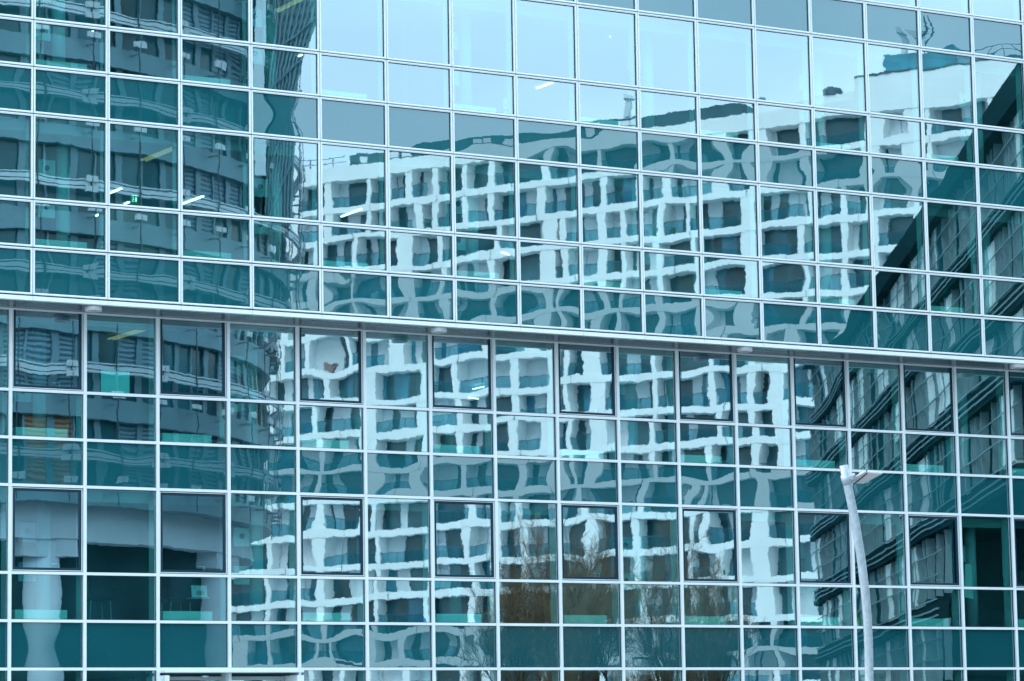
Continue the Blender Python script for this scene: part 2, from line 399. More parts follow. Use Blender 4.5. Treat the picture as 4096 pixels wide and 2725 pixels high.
b = MB(); b.abox(w_*.15, w_*.42, -.006, -.001, h_*.2, h_*.26); b.abox(w_*.2, w_*.26, -.006, -.001, h_*.26, h_*.6); b.tube([(w_*.3, -.006, h_*.7), (w_*.3, -.001, h_*.7)], h_*.07, 10)
b.abox(w_*.26, w_*.45, -.006, -.001, h_*.45, h_*.52); b.abox(w_*.6, w_*.85, -.006, -.001, h_*.2, h_*.75); b.build('pictogram', mm, g)
MB().abox(w_*.48, w_*.52, .01, .02, h_, Z['h3']-.06-p.z).build('hanger', m_dark, g)
p = at_y(2014, 450, 1.2); q = at_y(2054, 398, 1.2)
g = thing('poster', 'pale poster reading TEAMS WORK leaning inside the window at the top', 'poster', (p.x, 1.2, p.z-.1))
w_, h_ = q.x-p.x, q.z-p.z+.1
MB().abox(0, w_, 0, .01, 0, h_).build('sheet', m_paper, g)
tm = mat('poster_ink', (.12, .2, .3), .7); text('TEAMS', .115, tm, g, (w_/2, -.004, h_*.58)); text('WORK', .125, tm, g, (w_/2, -.004, h_*.28))
MB().abox(w_*.3, w_*.7, .012, .25, -.0, .02).build('stand', m_post, g)
p = at_y(404, 1578, YL+.25); q = at_y(518, 1487, YL+.25)
MB().abox(0, q.x-p.x, 0, .01, 0, q.z-p.z)
o = MB().abox(0, q.x-p.x, 0, .012, 0, q.z-p.z).build('paper_sheet', mat('turquoise_paper', (.42, .95, .92), .8, 0, .02, 1)); o.location = (p.x, YL+.25, p.z); tag(o, 'square pale turquoise sheet behind the window next to the downlight', 'paper sheet')
# calendar
p = at_y(768, 2388, YL+.55); q = at_y(830, 2342, YL+.55)
g = thing('desk_calendar', 'white spiral desk calendar standing on the sill in a lower window', 'calendar', (p.x, YL+.55, p.z)); w_, h_ = q.x-p.x, q.z-p.z
MB().box((0, 0, 0), (w_, 0, 0), (0, .01, 0), (0, .03, h_)).build('page', m_paper, g)
b = MB()
for r_ in range(4):
    for k in range(7): b.abox(w_*(.3+.07*k), w_*(.345+.07*k), -.006+.03*(.5-.1*r_), -.001+.03*(.5-.1*r_), h_*(.48-.1*r_), h_*(.53-.1*r_))
b.build('date_grid', m_dark, g); text('1', .07, m_dark, g, (w_*.2, -.004+.02, h_*.7))
b = MB()
for k in range(9): b.abox(w_*(.1+.1*k), w_*(.13+.1*k), -.005+.03, .02+.03, h_*.96, h_*1.04)
b.build('spiral', m_dark, g)
MB().abox(-.02, w_+.02, -.05, .2, -.03, -.005).build('stand', m_post, g)
# chairs behind the lower sill windows
m_ch = mat('chair_fabric', (.01, .02, .035), .8)
def chair(px, py, lab):
    pt = at_y(px, py, YL+1.3); zf = Z['t5']+.04
    g = thing('office_chair', lab, 'chair', (pt.x, YL+1.3, zf), 'office chairs inside the ground level windows')
    b = MB(); n = 10; pr = [(-.2, .50), (-.23, .6), (-.23, .86), (-.18, .97), (.18, .97), (.23, .86), (.23, .6), (.2, .50)]
    k = len(b.v)
    for (x, z) in pr: b.v.append(Vector((x, -.03, z)))
    for (x, z) in pr: b.v.append(Vector((x, .03, z)))
    b.f.append(tuple(range(8))); b.f.append(tuple(range(15, 7, -1)))
    for i in range(8): j = (i+1) % 8; b.f.append((j, i, 8+i, 8+j))
    b.build('backrest', m_ch, g)
    MB().abox(-.24, .24, .05, .5, .42, .49).build('seat', m_ch, g)
    for sx in (-.2, .2):
        for sy in (.03, .46): MB().tube([(sx, sy, .42), (sx*1.15, sy, 0)], .012, 8).build('leg', m_galv, g)
    for sx in (-1, 1): MB().tube([(sx*.25, .08, .45), (sx*.29, .08, .66), (sx*.29, .38, .66)], .015, 8).build('armrest', m_ch, g)
chair(725, 2400, 'dark office chair with armrests beside the white desk calendar')
chair(405, 2400, 'dark office chair in the window just right of the pale column reflection')
# leaning board, yellow bag
p = at_y(3862, 2372, YL+.5)
b = MB(); k = len(b.v)
pr = [(-.02, -.1), (.02, .62), (.05, .66), (.17, .64), (.2, .6), (.22, -.14)]
for y_ in (0, .03):
    for (x, z) in pr: b.v.append(Vector((x, y_, z)))
b.f += [(0, 1, 2, 3, 4, 5), (11, 10, 9, 8, 7, 6)]+[((i+1) % 6, i, 6+i, 6+(i+1) % 6) for i in range(6)]
o = b.build('leaning_board', m_sill); o.location = (p.x, YL+.5, p.z); tag(o, 'pale green board leaning inside the window right of the street lamp', 'board')
p = at_y(3436, 2500, YL+.5)
g = thing('yellow_bag', 'yellow bag with a looped handle on the sill behind the lamp pole', 'bag', (p.x-.09, YL+.5, p.z-.03))
b = MB(); b.tube([(.09, .05, 0), (.09, .05, .08), (.09, .05, .16), (.09, .05, .18)], [.085, .09, .08, .05], 14); my = mat('yellow_vinyl', (.55, .5, .03), .6, 0, .1, 5)
b.build('body', my, g)
MB().tube([(.03, .05, .16), (.03, .05, .23), (.06, .05, .265), (.12, .05, .265), (.15, .05, .23), (.15, .05, .16)], .009, 8).build('handle', my, g)

# ---------------------------------------------------------------- street lamps
def street_lamp(base, pts, rad, label, hd=1.0, rot=None):
    """pts: centre line of the pole from the ground up (world coordinates)"""
    g = thing('street_lamp', label, 'street lamp', base, 'street lamps')
    o_ = Vector(base)
    MB().tube(pts, rad, 24).build('pole', m_galv, g, base, smooth=True)
    top = Vector(pts[-1]); d = (top-Vector(pts[-2])).normalized()
    side = rot if rot else RT.copy(); side.z = 0; side.normalize()
    dep = side.cross(Vector((0, 0, 1)))
    return g, top, d, side, dep
dL = 44.0
def P(px, py): return at_depth(px, py, dL)
path = [(3476.5, 2725), (3475, 2600), (3470, 2480), (3460, 2363), (3445, 2240), (3424, 2108), (3405, 2010), (3388, 1929), (3374.5, 1862)]
pts = [P(*q) for q in path]
low = []; zb = pts[0].z
for k in range(6): low.append(Vector((pts[0].x+(.0)*k, pts[0].y, 0+zb*k/6)))
pts = low+pts
rad = [.085]*4+[.075]*2+[.062]*9
base = (low[0].x, low[0].y, 0)
g, top, dd, side, dep = street_lamp(base, pts, rad, 'bent galvanised street lamp with a flat white head before the glass facade')
k_ = dL/F
def lp(px, py, off=0): return P(px, py)+dep*off
# clamp and arm
MB().tube([lp(3380, 1900), lp(3384, 1918), lp(3391, 1936)], .068, 20).build('clamp', m_galv, g, base, smooth=True)
b = MB(); b.tube([lp(3385, 1912), lp(3402, 1906), lp(3420, 1898)], [.028, .028, .024], 12); b.tube([lp(3392, 1924), lp(3410, 1912)], .022, 12)
b.build('arm', m_lampwhite, g, base, smooth=True)
bt = [lp(3390, 1929, -.16), lp(3459, 1931, -.16), lp(3524, 1900, .16), lp(3451, 1895, .16)]
upv = Vector((0, 0, .030)); cen = (bt[0]+bt[1]+bt[2]+bt[3])/4
b = MB(); tp = [cen+(q-cen)*.97+upv for q in bt]; md = [cen+(q-cen)*1.02+upv*.5 for q in bt]
b.v += bt+md+tp; b.f += [(3, 2, 1, 0), (8, 9, 10, 11)]+[(4*k+i, 4*k+(i+1) % 4, 4*k+4+(i+1) % 4, 4*k+4+i) for k in range(2) for i in range(4)]
hd = b.build('lamp_head', m_lampwhite, g, base)
ln = [cen+(q-cen)*.80-Vector((0, 0, .006))+(bt[1]-bt[0])*.06 for q in bt]
b = MB(); b.v += ln+[q+Vector((0, 0, .005)) for q in ln]; b.f += [(3, 2, 1, 0), (4, 5, 6, 7)]+[(i, (i+1) % 4, 4+(i+1) % 4, 4+i) for i in range(4)]
b.build('lens', m_lens, hd, base)
b = MB(); A_, B_ = bt[0].lerp(bt[1], .45), bt[3].lerp(bt[2], .15); dn_ = Vector((0, 0, -.012))
b.tube([A_+dn_, B_+dn_, B_+upv*1.3], .008, 6); b.build('strap', m_dark, hd, base)
for k, xx in enumerate((3440,)): MB().tube([lp(xx, 1896, 0), lp(xx, 1888, 0)], .010, 8).build('cap_bolt', m_lampwhite, hd, base)
# other lamps of the street, whose mirror images show low in the facade
m_gp = mat('grey_pole', (.10, .12, .14), .5, .3, .1, 8)
def far_lamp(px, py, d, lab):
    t = V(at_depth(px, py, d)); g = thing('street_lamp', lab, 'street lamp', (t.x, t.y, 0), 'street lamps')
    MB().tube([(0, 0, 0), (0, 0, t.z*.5), (0.02, 0, t.z*.8), (-.1, 0, t.z)], [.09, .08, .075, .07], 12).build('pole', m_gp, g)
    MB().tube([(-.08, 0, t.z-.35), (-.9, .2, t.z-.3)], [.04, .03], 8).build('arm', m_gp, g)
    h = MB(); h.abox(-1.35, -.7, .05, .35, t.z-.33, t.z-.24); h.build('lamp_head', m_gp, g)
far_lamp(130, 2620, 129, 'grey street lamp beside the round tower across the street')
far_lamp(1557, 2622, 129, 'grey street lamp before the white apartment building')
far_lamp(2748, 2600, 129, 'grey street lamp between the bare trees')

# ---------------------------------------------------------------- white apartment building (mirrored in the glass)
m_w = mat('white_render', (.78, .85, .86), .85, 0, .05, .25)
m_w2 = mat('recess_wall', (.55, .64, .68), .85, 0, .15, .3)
m_win = mat('window_glass_dark', (.018, .095, .12), .2, 0, .6, .3)
m_winb = mat('window_glass_blue', (.03, .20, .28), .15, 0, .4, .4)
m_rail = mat('glass_balustrade', (.07, .20, .27), .2, 0, .3, .4)
m_rail = bpy.data.materials.new('glass_balustrade_clear'); m_rail.use_nodes = True
_n = m_rail.node_tree.nodes; _l = m_rail.node_tree.links; _t = _n.new('ShaderNodeBsdfTransparent'); _t.inputs[0].default_value = (.60, .82, .87, 1)
_m = _n.new('ShaderNodeMixShader'); _m.inputs[0].default_value = .10; _p = _n['Principled BSDF']; _p.inputs['Base Color'].default_value = (.08, .27, .31, 1); _p.inputs['Roughness'].default_value = .2
_l.new(_t.outputs[0], _m.inputs[1]); _l.new(_p.outputs[0], _m.inputs[2]); _l.new(_m.outputs[0], _n['Material Output'].inputs['Surface'])
m_railtop = mat('rail_top', (.03, .09, .12), .5)
m_roofd = mat('dark_roof', (.02, .10, .125), .6, 0, .2, .5)
m_cur = mat('curtain', (.62, .66, .70), .9, 0, .1, 3, stretch=(6, 6, .3))
cols = [mat('balcony_'+n, cc, .7) for n, cc in (('clay', (.22, .16, .15)), ('blue', (.02, .25, .6)), ('tan', (.45, .36, .2)), ('green', (.06, .2, .08)))]
A0 = at_depth(900, 1500, 293); A1 = at_depth(4300, 1500, 251)
A0.z = A1.z = 0
LW = (A1-A0).length; T = (A1-A0).normalized(); NV = Vector((T.y, -T.x, 0))     # NV points at the camera side (virtual)
if (CAM-A0).dot(NV) < 0: NV = -NV
def AW(t, o, z): return V(A0+T*t+NV*o+Vector((0, 0, z)))
aporg = AW(LW/2, 0, 0)
apt = thing('apartment_building', 'long white apartment building with stacked loggias, glass balustrades and dark penthouse roof', 'building', aporg)
class PB(MB):
    def wb(s, t0, t1, o0, o1, z0, z1):
        return s.box(AW(t0, o0, z0), AW(t1, o0, z0)-AW(t0, o0, z0), AW(t0, o1, z0)-AW(t0, o0, z0), (0, 0, z1-z0))
def t_of(px): return (px-900)/3400*LW*(1+ (1-(px-900)/3400)*.10)
NF = 18; FH = 3.0; z00 = 1.65+53.1-NF*FH
RA = random.Random(21)
prev = None
for fl in range(NF):
    z0 = z00+fl*FH
    stn = PB(); win = PB(); winb = PB(); rail = PB(); rt = PB(); wal = PB(); cur = PB()
    stn.wb(0, LW, -2.0, .15 if fl % 2 else .12, z0-.28, z0+.30)
    j = RA.uniform(2, 9)
    while j < LW:                                                       # panel joints
        j += RA.uniform(7, 12)
    t = 0; 
    if prev is None or fl % 4 == 0: 
        prev = []; 
        while t < LW: wdt = RA.choice((2.2, 2.8, 3.6, 4.6, 5.8)); prev.append((t, wdt, RA.choice((.45, .5, .6, .8, 1.5)))); t += wdt
    edges = [(a+RA.choice((0, 0, 0, 0, 0, .5, -.5)), b, p) for a, b, p in prev]
    for a, wd, pw in edges:
        stn.wb(a, a+pw, -1.9, .10, z0+.305, z0+FH-.285)
        q0, q1 = a+pw, a+wd+.2
        # recess back wall split in strips
        x = q0-.3
        while x < q1+.3:
            ww = RA.uniform(.55, 1.5); e = min(x+ww, q1+.35)
            k = RA.random()
            if k < .58: win.wb(x, e, -1.45, -1.35, z0+.31, z0+FH-.29)
            elif k < .66: winb.wb(x, e, -1.45, -1.33, z0+.31, z0+FH-.29)
            elif k < .79: cur.wb(x, e, -1.45, -1.36, z0+.31, z0+FH-.29)
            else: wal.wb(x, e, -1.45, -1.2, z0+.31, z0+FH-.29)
            x = e
        if RA.random() < .8:
            rail.wb(q0+.02, q1-.22, -.1, -.06, z0+.34, z0+1.25); rt.wb(q0, q1-.2, -.12, -.04, z0+1.255, z0+1.31)
            for k in range(1, 3): rt.wb(q0+(q1-q0)*k/3-.025, q0+(q1-q0)*k/3+.025, -.055, -.03, z0+.32, z0+1.25)
    s_ = stn.build('storey', m_w, apt, aporg)
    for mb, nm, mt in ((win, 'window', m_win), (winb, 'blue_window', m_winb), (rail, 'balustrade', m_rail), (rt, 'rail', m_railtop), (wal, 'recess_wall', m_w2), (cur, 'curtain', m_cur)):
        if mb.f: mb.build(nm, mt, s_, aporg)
    jb = PB(); x = RA.uniform(0, 6)
    while x < LW: jb.wb(x, x+.05, .151, .16, z0-.28, z0+.30); x += RA.uniform(6, 11)
    jb.build('panel_joint', m_railtop, s_, aporg)
ZT = z00+NF*FH
PB().wb(0, LW, -14, .2, ZT-.36, ZT+1.0).build('parapet', m_w, apt, aporg)
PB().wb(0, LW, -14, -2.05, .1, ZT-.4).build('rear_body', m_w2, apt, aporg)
def rt_(px0, px1): return t_of(px0), t_of(px1)
a, b = rt_(1400, 3010)
PB().wb(a, b, -9, -1.2, ZT+1.0, ZT+2.3).build('penthouse', m_roofd, apt, aporg)
m = PB()
for k in range(26):
    if RA.random() < .5: x = RA.uniform(a, b-3); m.wb(x, x+RA.uniform(.6, 1.6), -1.19, -1.1, ZT+1.4, ZT+2.0)
m.build('penthouse_window', m_cur, apt, aporg)
a, b = rt_(3080, 3480)
PB().wb(a, b, -9, -.3, ZT+1.0, ZT+1.8).build('upper_block', m_w, apt, aporg)
a, b = rt_(3480, 4300)
PB().wb(a, b, -9, .195, ZT+1.0, ZT+2.9).build('upper_block', m_w, apt, aporg)
m = PB(); x = a+1
m.wb(a, b, .196, .26, ZT+2.75, ZT+2.9)
m.build('coping', m_railtop, apt, aporg)
a2, b2 = rt_(3590, 3870)
PB().wb(a2, b2, -7, -1.5, ZT+2.9, ZT+4.6).build('plant_room', m_winb, apt, aporg)
for s0, s1, zz in ((1190, 1400, ZT+1), (3880, 4300, ZT+2.9)):
    a, b = rt_(s0, s1); m = PB(); x = a
    m.wb(a, b, -.5, -.45, zz+1.05, zz+1.12); m.wb(a, b, -.5, -.46, zz+.55, zz+.6)
    while x < b: m.wb(x, x+.06, -.5, -.44, zz, zz+1.05); x += 1.4
    m.build('roof_railing', m_railtop, apt, aporg)
for px, hgt, zz in ((3650, 4.2, ZT+2.9), (3705, 3.9, ZT+2.9), (2515, 1.6, ZT+2.7)):
    p = AW(t_of(px), -2.5, zz); m = MB(); m.tube([p, p+Vector((0, 0, hgt*.8)), p+Vector((0, 0, hgt*.82)), p+Vector((0, 0, hgt))], [.28, .25, .48, .38], 12)
    m.build('chimney', m_w2, apt, aporg)
for px in (3730, 3745):
    p = AW(t_of(px), -2.5, ZT+2); m = MB(); m.tube([p, p+Vector((0, 0, 6))], .05, 6)
    for k in range(5): q = p+Vector((0, 0, 4+k*.4)); m.tube([q-T*.7*(1-k*.12), q+T*.7*(1-k*.12)], .03, 5)
    m.build('antenna', m_railtop, apt, aporg)
for px in (3080, 3100, 3110): 
    p = AW(t_of(px), -1, ZT+1); MB().lathe(p.x, p.y, [(.4, p.z), (.4, p.z+1.2), (.2, p.z+1.5), (0, p.z+1.6)], 16).build('vent', m_railtop, apt, aporg)
p = AW(t_of(3380), -1, ZT+1.8); MB().lathe(p.x, p.y, [(.9, p.z), (.8, p.z+.5), (.5, p.z+.8), (0, p.z+.85)], 24).build('vent', m_railtop, apt, aporg)
# coloured clutter on some balconies
for k in range(34):
    fl = RA.randrange(NF); t = RA.uniform(2, LW-3); z0 = z00+fl*FH+.4
    b = PB(); b.wb(t, t+RA.uniform(.3, .6), -.5, -.3, z0, z0+RA.uniform(.3, .7)); b.build('balcony_clutter', RA.choice(cols), apt, aporg)

# ---------------------------------------------------------------- round glass tower (mirrored, left)
RD = 20.0
tc_ = V(at_depth(-720, 1500, 132.5)); tc_.z = 0
tow = thing('round_tower', 'round glass tower with ringed balconies, cable brackets and white ground columns', 'building', tc_)
m_tg = mat('tower_glass', (.014, .12, .15), .2, 0, .8, .35, stretch=(1, 1, .5))
m_tf = mat('tower_fascia', (.15, .31, .37), .45, .2, .06, 1)
m_tr = mat('tower_rail', (.46, .62, .68), .4, .2)
m_tl = mat('tower_cable', (.02, .06, .08), .5)
m_tb = mat('tower_bracket', (.48, .62, .68), .4)
m_tc = mat('tower_concrete', (.48, .66, .74), .8, 0, .08, .5)
def blinds(name, ca, cb, sc):
    m = bpy.data.materials.new(name); m.use_nodes = True; nt = m.node_tree; N = nt.nodes; L = nt.links; b = N['Principled BSDF']
    tc = N.new('ShaderNodeTexCoord'); w = N.new('ShaderNodeTexWave'); w.bands_direction = 'Z'; w.inputs['Scale'].default_value = sc; w.inputs['Distortion'].default_value = .2
    L.new(tc.outputs['Object'], w.inputs['Vector']); cr_ = N.new('ShaderNodeValToRGB'); cr_.color_ramp.elements[0].color = (*ca, 1); cr_.color_ramp.elements[1].color = (*cb, 1)
    L.new(w.outputs['Fac'], cr_.inputs[0]); L.new(cr_.outputs[0], b.inputs['Base Color']); b.inputs['Roughness'].default_value = .5; return m
m_bl = blinds('grey_blinds', (.02, .10, .14), (.19, .38, .47), 1.7)
m_blo = blinds('ochre_blinds', (.12, .09, .07), (.50, .30, .16), 1.7)
def pol(r, a, z): return Vector((r*math.cos(a), r*math.sin(a), z))
def seg(mb, r0, r1, a0, a1, z0, z1):
    n = len(mb.v); mb.v += [pol(r0, a0, z0), pol(r1, a0, z0), pol(r1, a1, z0), pol(r0, a1, z0), pol(r0, a0, z1), pol(r1, a0, z1), pol(r1, a1, z1), pol(r0, a1, z1)]
    mb.f += [tuple(n+i for i in t) for t in ((0, 3, 2, 1), (4, 5, 6, 7), (0, 1, 5, 4), (1, 2, 6, 5), (2, 3, 7, 6), (3, 0, 4, 7))]
NS = 56; TH = 3.35
zt0 = 11.3                                              # underside of the lowest ring
RB = random.Random(5)
for fl in range(10):
    z0 = zt0+fl*TH
    m = MB(); m.lathe(0, 0, [(RD-1.5, z0), (RD, z0), (RD, z0+.78), (RD-1.5, z0+.78)], 112); st = m.build('storey_ring', m_tf, tow, smooth=False)
    g1 = MB(); b1 = MB(); b2 = MB(); cb = MB(); bk = MB(); rl = MB(); mu = MB()
    for k in range(NS):
        a0 = 2*PI*k/NS; a1 = 2*PI*(k+1)/NS; x = RB.random()
        tgt = g1
        if x < .36: tgt = b1
        elif x < .40 and fl < 4: tgt = b2
        if tgt is g1: seg(g1, RD-1.0, RD-.35, a0, a1, z0+.78, z0+TH)
        else:
            h = RB.choice((.0, .0, 1.0)); seg(tgt, RD-1.0, RD-.35, a0, a1, z0+.78+h, z0+TH)
            if h: seg(g1, RD-1.0, RD-.35, a0, a1, z0+.78, z0+.78+h)
        seg(mu, RD-.34, RD-.26, a0-.0022, a0+.0022, z0+.78, z0+TH)
        seg(mu, RD-.34, RD-.28, (a0+a1)/2-.010, (a0+a1)/2+.006, z0+.78, z0+TH)
        ca = a0+PI/NS*.6
        seg(cb, RD+.42, RD+.45, ca-.0011, ca+.0011, z0, z0+TH)
        for zz in (.80, 1.62, 2.02):
            for s_ in (-1, 1): 
                if zz == .80 or k % 2 == 0: seg(bk, RD+.42, RD+.52, ca+s_*.0075-.0062, ca+s_*.0075+.0062, z0+zz, z0+zz+.22)
        seg(mu, RD, RD+.45, ca-.002, ca+.002, z0+.55, z0+.62)
    for zz, hh in ((1.72, .10), (1.86, .16), (2.08, .05)): rl.lathe(0, 0, [(RD+.25, z0+zz), (RD+.40, z0+zz), (RD+.40, z0+zz+hh), (RD+.25, z0+zz+hh), (RD+.25, z0+zz)], 112)
    g1.build('glazing', m_tg, st)
    for mb, nm, mt in ((b1, 'blind', m_bl), (b2, 'ochre_blind', m_blo), (cb, 'cable', m_tl), (bk, 'bracket', m_tb), (rl, 'handrail', m_tr), (mu, 'mullion', m_tf)):
        if mb.f: mb.build(nm, mt, st)
MB().lathe(0, 0, [(0, zt0+.02), (RD-.02, zt0+.02)], 112).build('underside', m_tc, tow, flip=True)
MB().lathe(0, 0, [(RD-3.2, zt0), (RD-.9, zt0), (RD-.8, zt0-1.3), (RD-3.2, zt0-1.3)], 112).build('ring_beam', m_tc, tow, smooth=False)
MB().lathe(0, 0, [(RD-1.75, 0), (RD-1.75, zt0-.02)], 80).build('drum', mat('drum_glass', (.014, .075, .09), .5, 0, .5, .3, spec=.1), tow)
MB().lathe(0, 0, [(RD-1, zt0+10*TH), (0, zt0+10*TH+.2)], 80).build('roof', m_tf, tow)
# columns: azimuth chosen so that they stand where their mirror images show
def col_at(px):
    best = None
    for k in range(3600):
        a = 2*PI*k/3600; w_ = tc_+pol(RD-1.6, a, 0); v_ = Vector((w_.x, -w_.y, 5))-CAM
        d = v_.dot(FW); x = 2048+F*v_.dot(RT)/d
        if abs(x-px) < 12 and (best is None or d < best[0]): best = (d, a)
    return best[1] if best else None
for px in (268, 955, -500):
    a = col_at(px)
    if a is None: continue
    m = MB(); c0 = pol(RD-1.6, a, 0); m.tube([c0, c0+Vector((0, 0, zt0-1.2))], .72, 32); m.build('column', m_tc, tow, smooth=True)
    a_ = pol(1, a, 0); t_ = Vector((-a_.y, a_.x, 0)); m = MB(); m.box(c0-t_*1.25-a_*.7+Vector((0, 0, zt0-2.0)), t_*2.5, a_*1.4, (0, 0, .74)); m.build('capital', m_tc, tow)
# outward leaning glass screen beside the tower's right edge
m_sc = blinds('screen_glass', (.10, .25, .32), (.50, .66, .72), .8)
scr = MB(); frm = MB()
ax = [at_depth(1135, 560, 128), at_depth(1080, 560, 128)]
def SP(px, py, dd=128): return V(at_depth(px, py, dd))
outl = [((1060, 900), (1160, 900)), ((1065, 700), (1165, 640)), ((1080, 350), (1180, 350)), ((1095, 200), (1205, 240)), ((1120, 0), (1262, 60)), ((1170, -300), (1340, -250))]
org = SP(1100, 560)
for i in range(len(outl)-1):
    (l0, r0_), (l1, r1_) = outl[i], outl[i+1]
    n = len(scr.v)
    for dd in (128, 132):
        scr.v += [SP(*l0, dd), SP(*r0_, dd), SP(*r1_, dd), SP(*l1, dd)]
    scr.f += [(n, n+1, n+2, n+3), (n+7, n+6, n+5, n+4), (n+1, n+5, n+6, n+2), (n, n+3, n+7, n+4)]
    for j in range(0, 9):
        t = j/8; A = SP(l0[0]+(r0_[0]-l0[0])*t, l0[1]+(r0_[1]-l0[1])*t, 127.9); Bq = SP(l1[0]+(r1_[0]-l1[0])*min(1, t+.0), l1[1]+(r1_[1]-l1[1])*t, 127.9)
        frm.tube([A, Bq], .06, 6)
    frm.tube([SP(*l0, 127.8), SP(*r1_, 127.8)], .05, 6)
fin = MB(); n = 0
for (a_, b_) in (((1012, 700), (1010, 350)), ((1010, 350), (1018, 40)), ((1018, 40), (1040, -320))):
    p0, p1 = SP(*a_, 121.5), SP(*b_, 121.5); q0, q1 = SP(a_[0]+48, a_[1], 121.5), SP(b_[0]+46, b_[1], 121.5); e0 = SP(*a_, 122.5)-p0; e1 = SP(*b_, 122.5)-p1
    n = len(fin.v); fin.v += [p0, q0, q0+e0, p0+e0, p1, q1, q1+e1, p1+e1]
    fin.f += [tuple(n+i for i in t) for t in ((0, 3, 2, 1), (4, 5, 6, 7), (0, 1, 5, 4), (1, 2, 6, 5), (2, 3, 7, 6), (3, 0, 4, 7))]
fin.build('pale_fin', m_tc, tow, tc_)
sc = scr.build('leaning_screen', m_sc, tow, tc_); frm.build('screen_frame', m_tf, sc, tc_)

# ---------------------------------------------------------------- dark louvred wing (mirrored, right)
m_dk = mat('wing_dark_wall', (.007, .034, .043), .7, 0, .4, .5, spec=0)
m_dw = mat('wing_pale_blind', (.66, .80, .80), .7, 0, .25, 1.2, spec=0, stretch=(1, 1, .3))
m_dg = mat('wing_glass', (.012, .085, .105), .6, 0, .5, .5, spec=0)
m_dl = mat('wing_louvre', (.20, .34, .38), .6, spec=0)
m_db = mat('wing_band', (.012, .045, .055), .8, spec=0)
Q0 = at_depth(3325, 1400, 157); Q1 = at_depth(4096, 1400, 93); Q0.z = Q1.z = 0
TW = (Q1-Q0).normalized(); LWg = (Q1-Q0).length; NW = Vector((TW.y, -TW.x, 0))
if (CAM-Q0).dot(NW) < 0: NW = -NW
def WW(t, o, z): return V(Q0+TW*t+NW*o+Vector((0, 0, z)))
worg = WW(0, 0, 0)
wng = thing('office_wing', 'dark office wing with stacked louvre bands and pale vertical blinds', 'building', worg)
class WB(MB):
    def wb(s, t0, t1, o0, o1, z0, z1): return s.box(WW(t0, o0, z0), WW(t1, o0, z0)-WW(t0, o0, z0), WW(t0, o1, z0)-WW(t0, o0, z0), (0, 0, z1-z0))
HW = 21.4; NFW = 7; FW_ = (HW-.9)/NFW
tn = 0; 
v_ = at_depth(3877, 1400, 105); tcorner = (Vector((v_.x, v_.y, 0))-Q0).dot(TW)
LEND = LWg+7
RC = random.Random(11)
for fl in range(NFW):
    z0 = .3+fl*FW_; L1 = tcorner if z0 < 7.5 else LEND
    b = WB(); b.wb(0, L1, -8, -.35, z0, z0+FW_-.01); st = b.build('storey', m_dk, wng, worg)
    pw = WB(); gw = WB(); dl = WB(); bd = WB(); mu = WB()
    t = .1
    while t < L1-.2:
        ww = RC.choice((.5, .8, 1.2, 1.9, 2.4)); 
        k = RC.random(); hb = RC.choice((0, .5, 1.2))
        if k < .21: pw.wb(t, min(t+ww-.06, L1), -.34, -.12, z0+.45+hb*.6, z0+FW_-.3)
        elif k < .45: gw.wb(t, min(t+ww-.06, L1), -.34, -.14, z0+.45, z0+FW_-.3)
        mu.wb(t+ww-.10, t+ww-.02, -.33, -.08, z0+.6, z0+FW_-.2)
        t += ww
    bd.wb(-.1, L1+.1, -.30, .05, z0-.25, z0+.38)
    for zz in (.02, .22, .50): dl.wb(-.1, L1+.1, .06, .11, z0+zz-.1, z0+zz-.045)
    dl.wb(-.1, L1+.1, -.06, -.03, z0+1.3, z0+1.35); dl.wb(-.1, L1+.1, -.06, -.03, z0+2.05, z0+2.09)
    for mb, nm, mt in ((pw, 'pale_blind', m_dw), (gw, 'window', m_dg), (dl, 'louvre', m_dl), (bd, 'band', m_db), (mu, 'mullion', m_dl)):
        if mb.f: mb.build(nm, mt, st, worg)
WB().wb(-.2, LEND, -8.2, .25, HW-.9, HW).build('roof_edge', m_db, wng, worg)
WB().wb(tcorner+.01, LEND, -8, -2.5, .1, 7.4).build('recessed_base', mat('recessed_base', (.008, .045, .055), .3, 0, .4, .6), wng, worg)

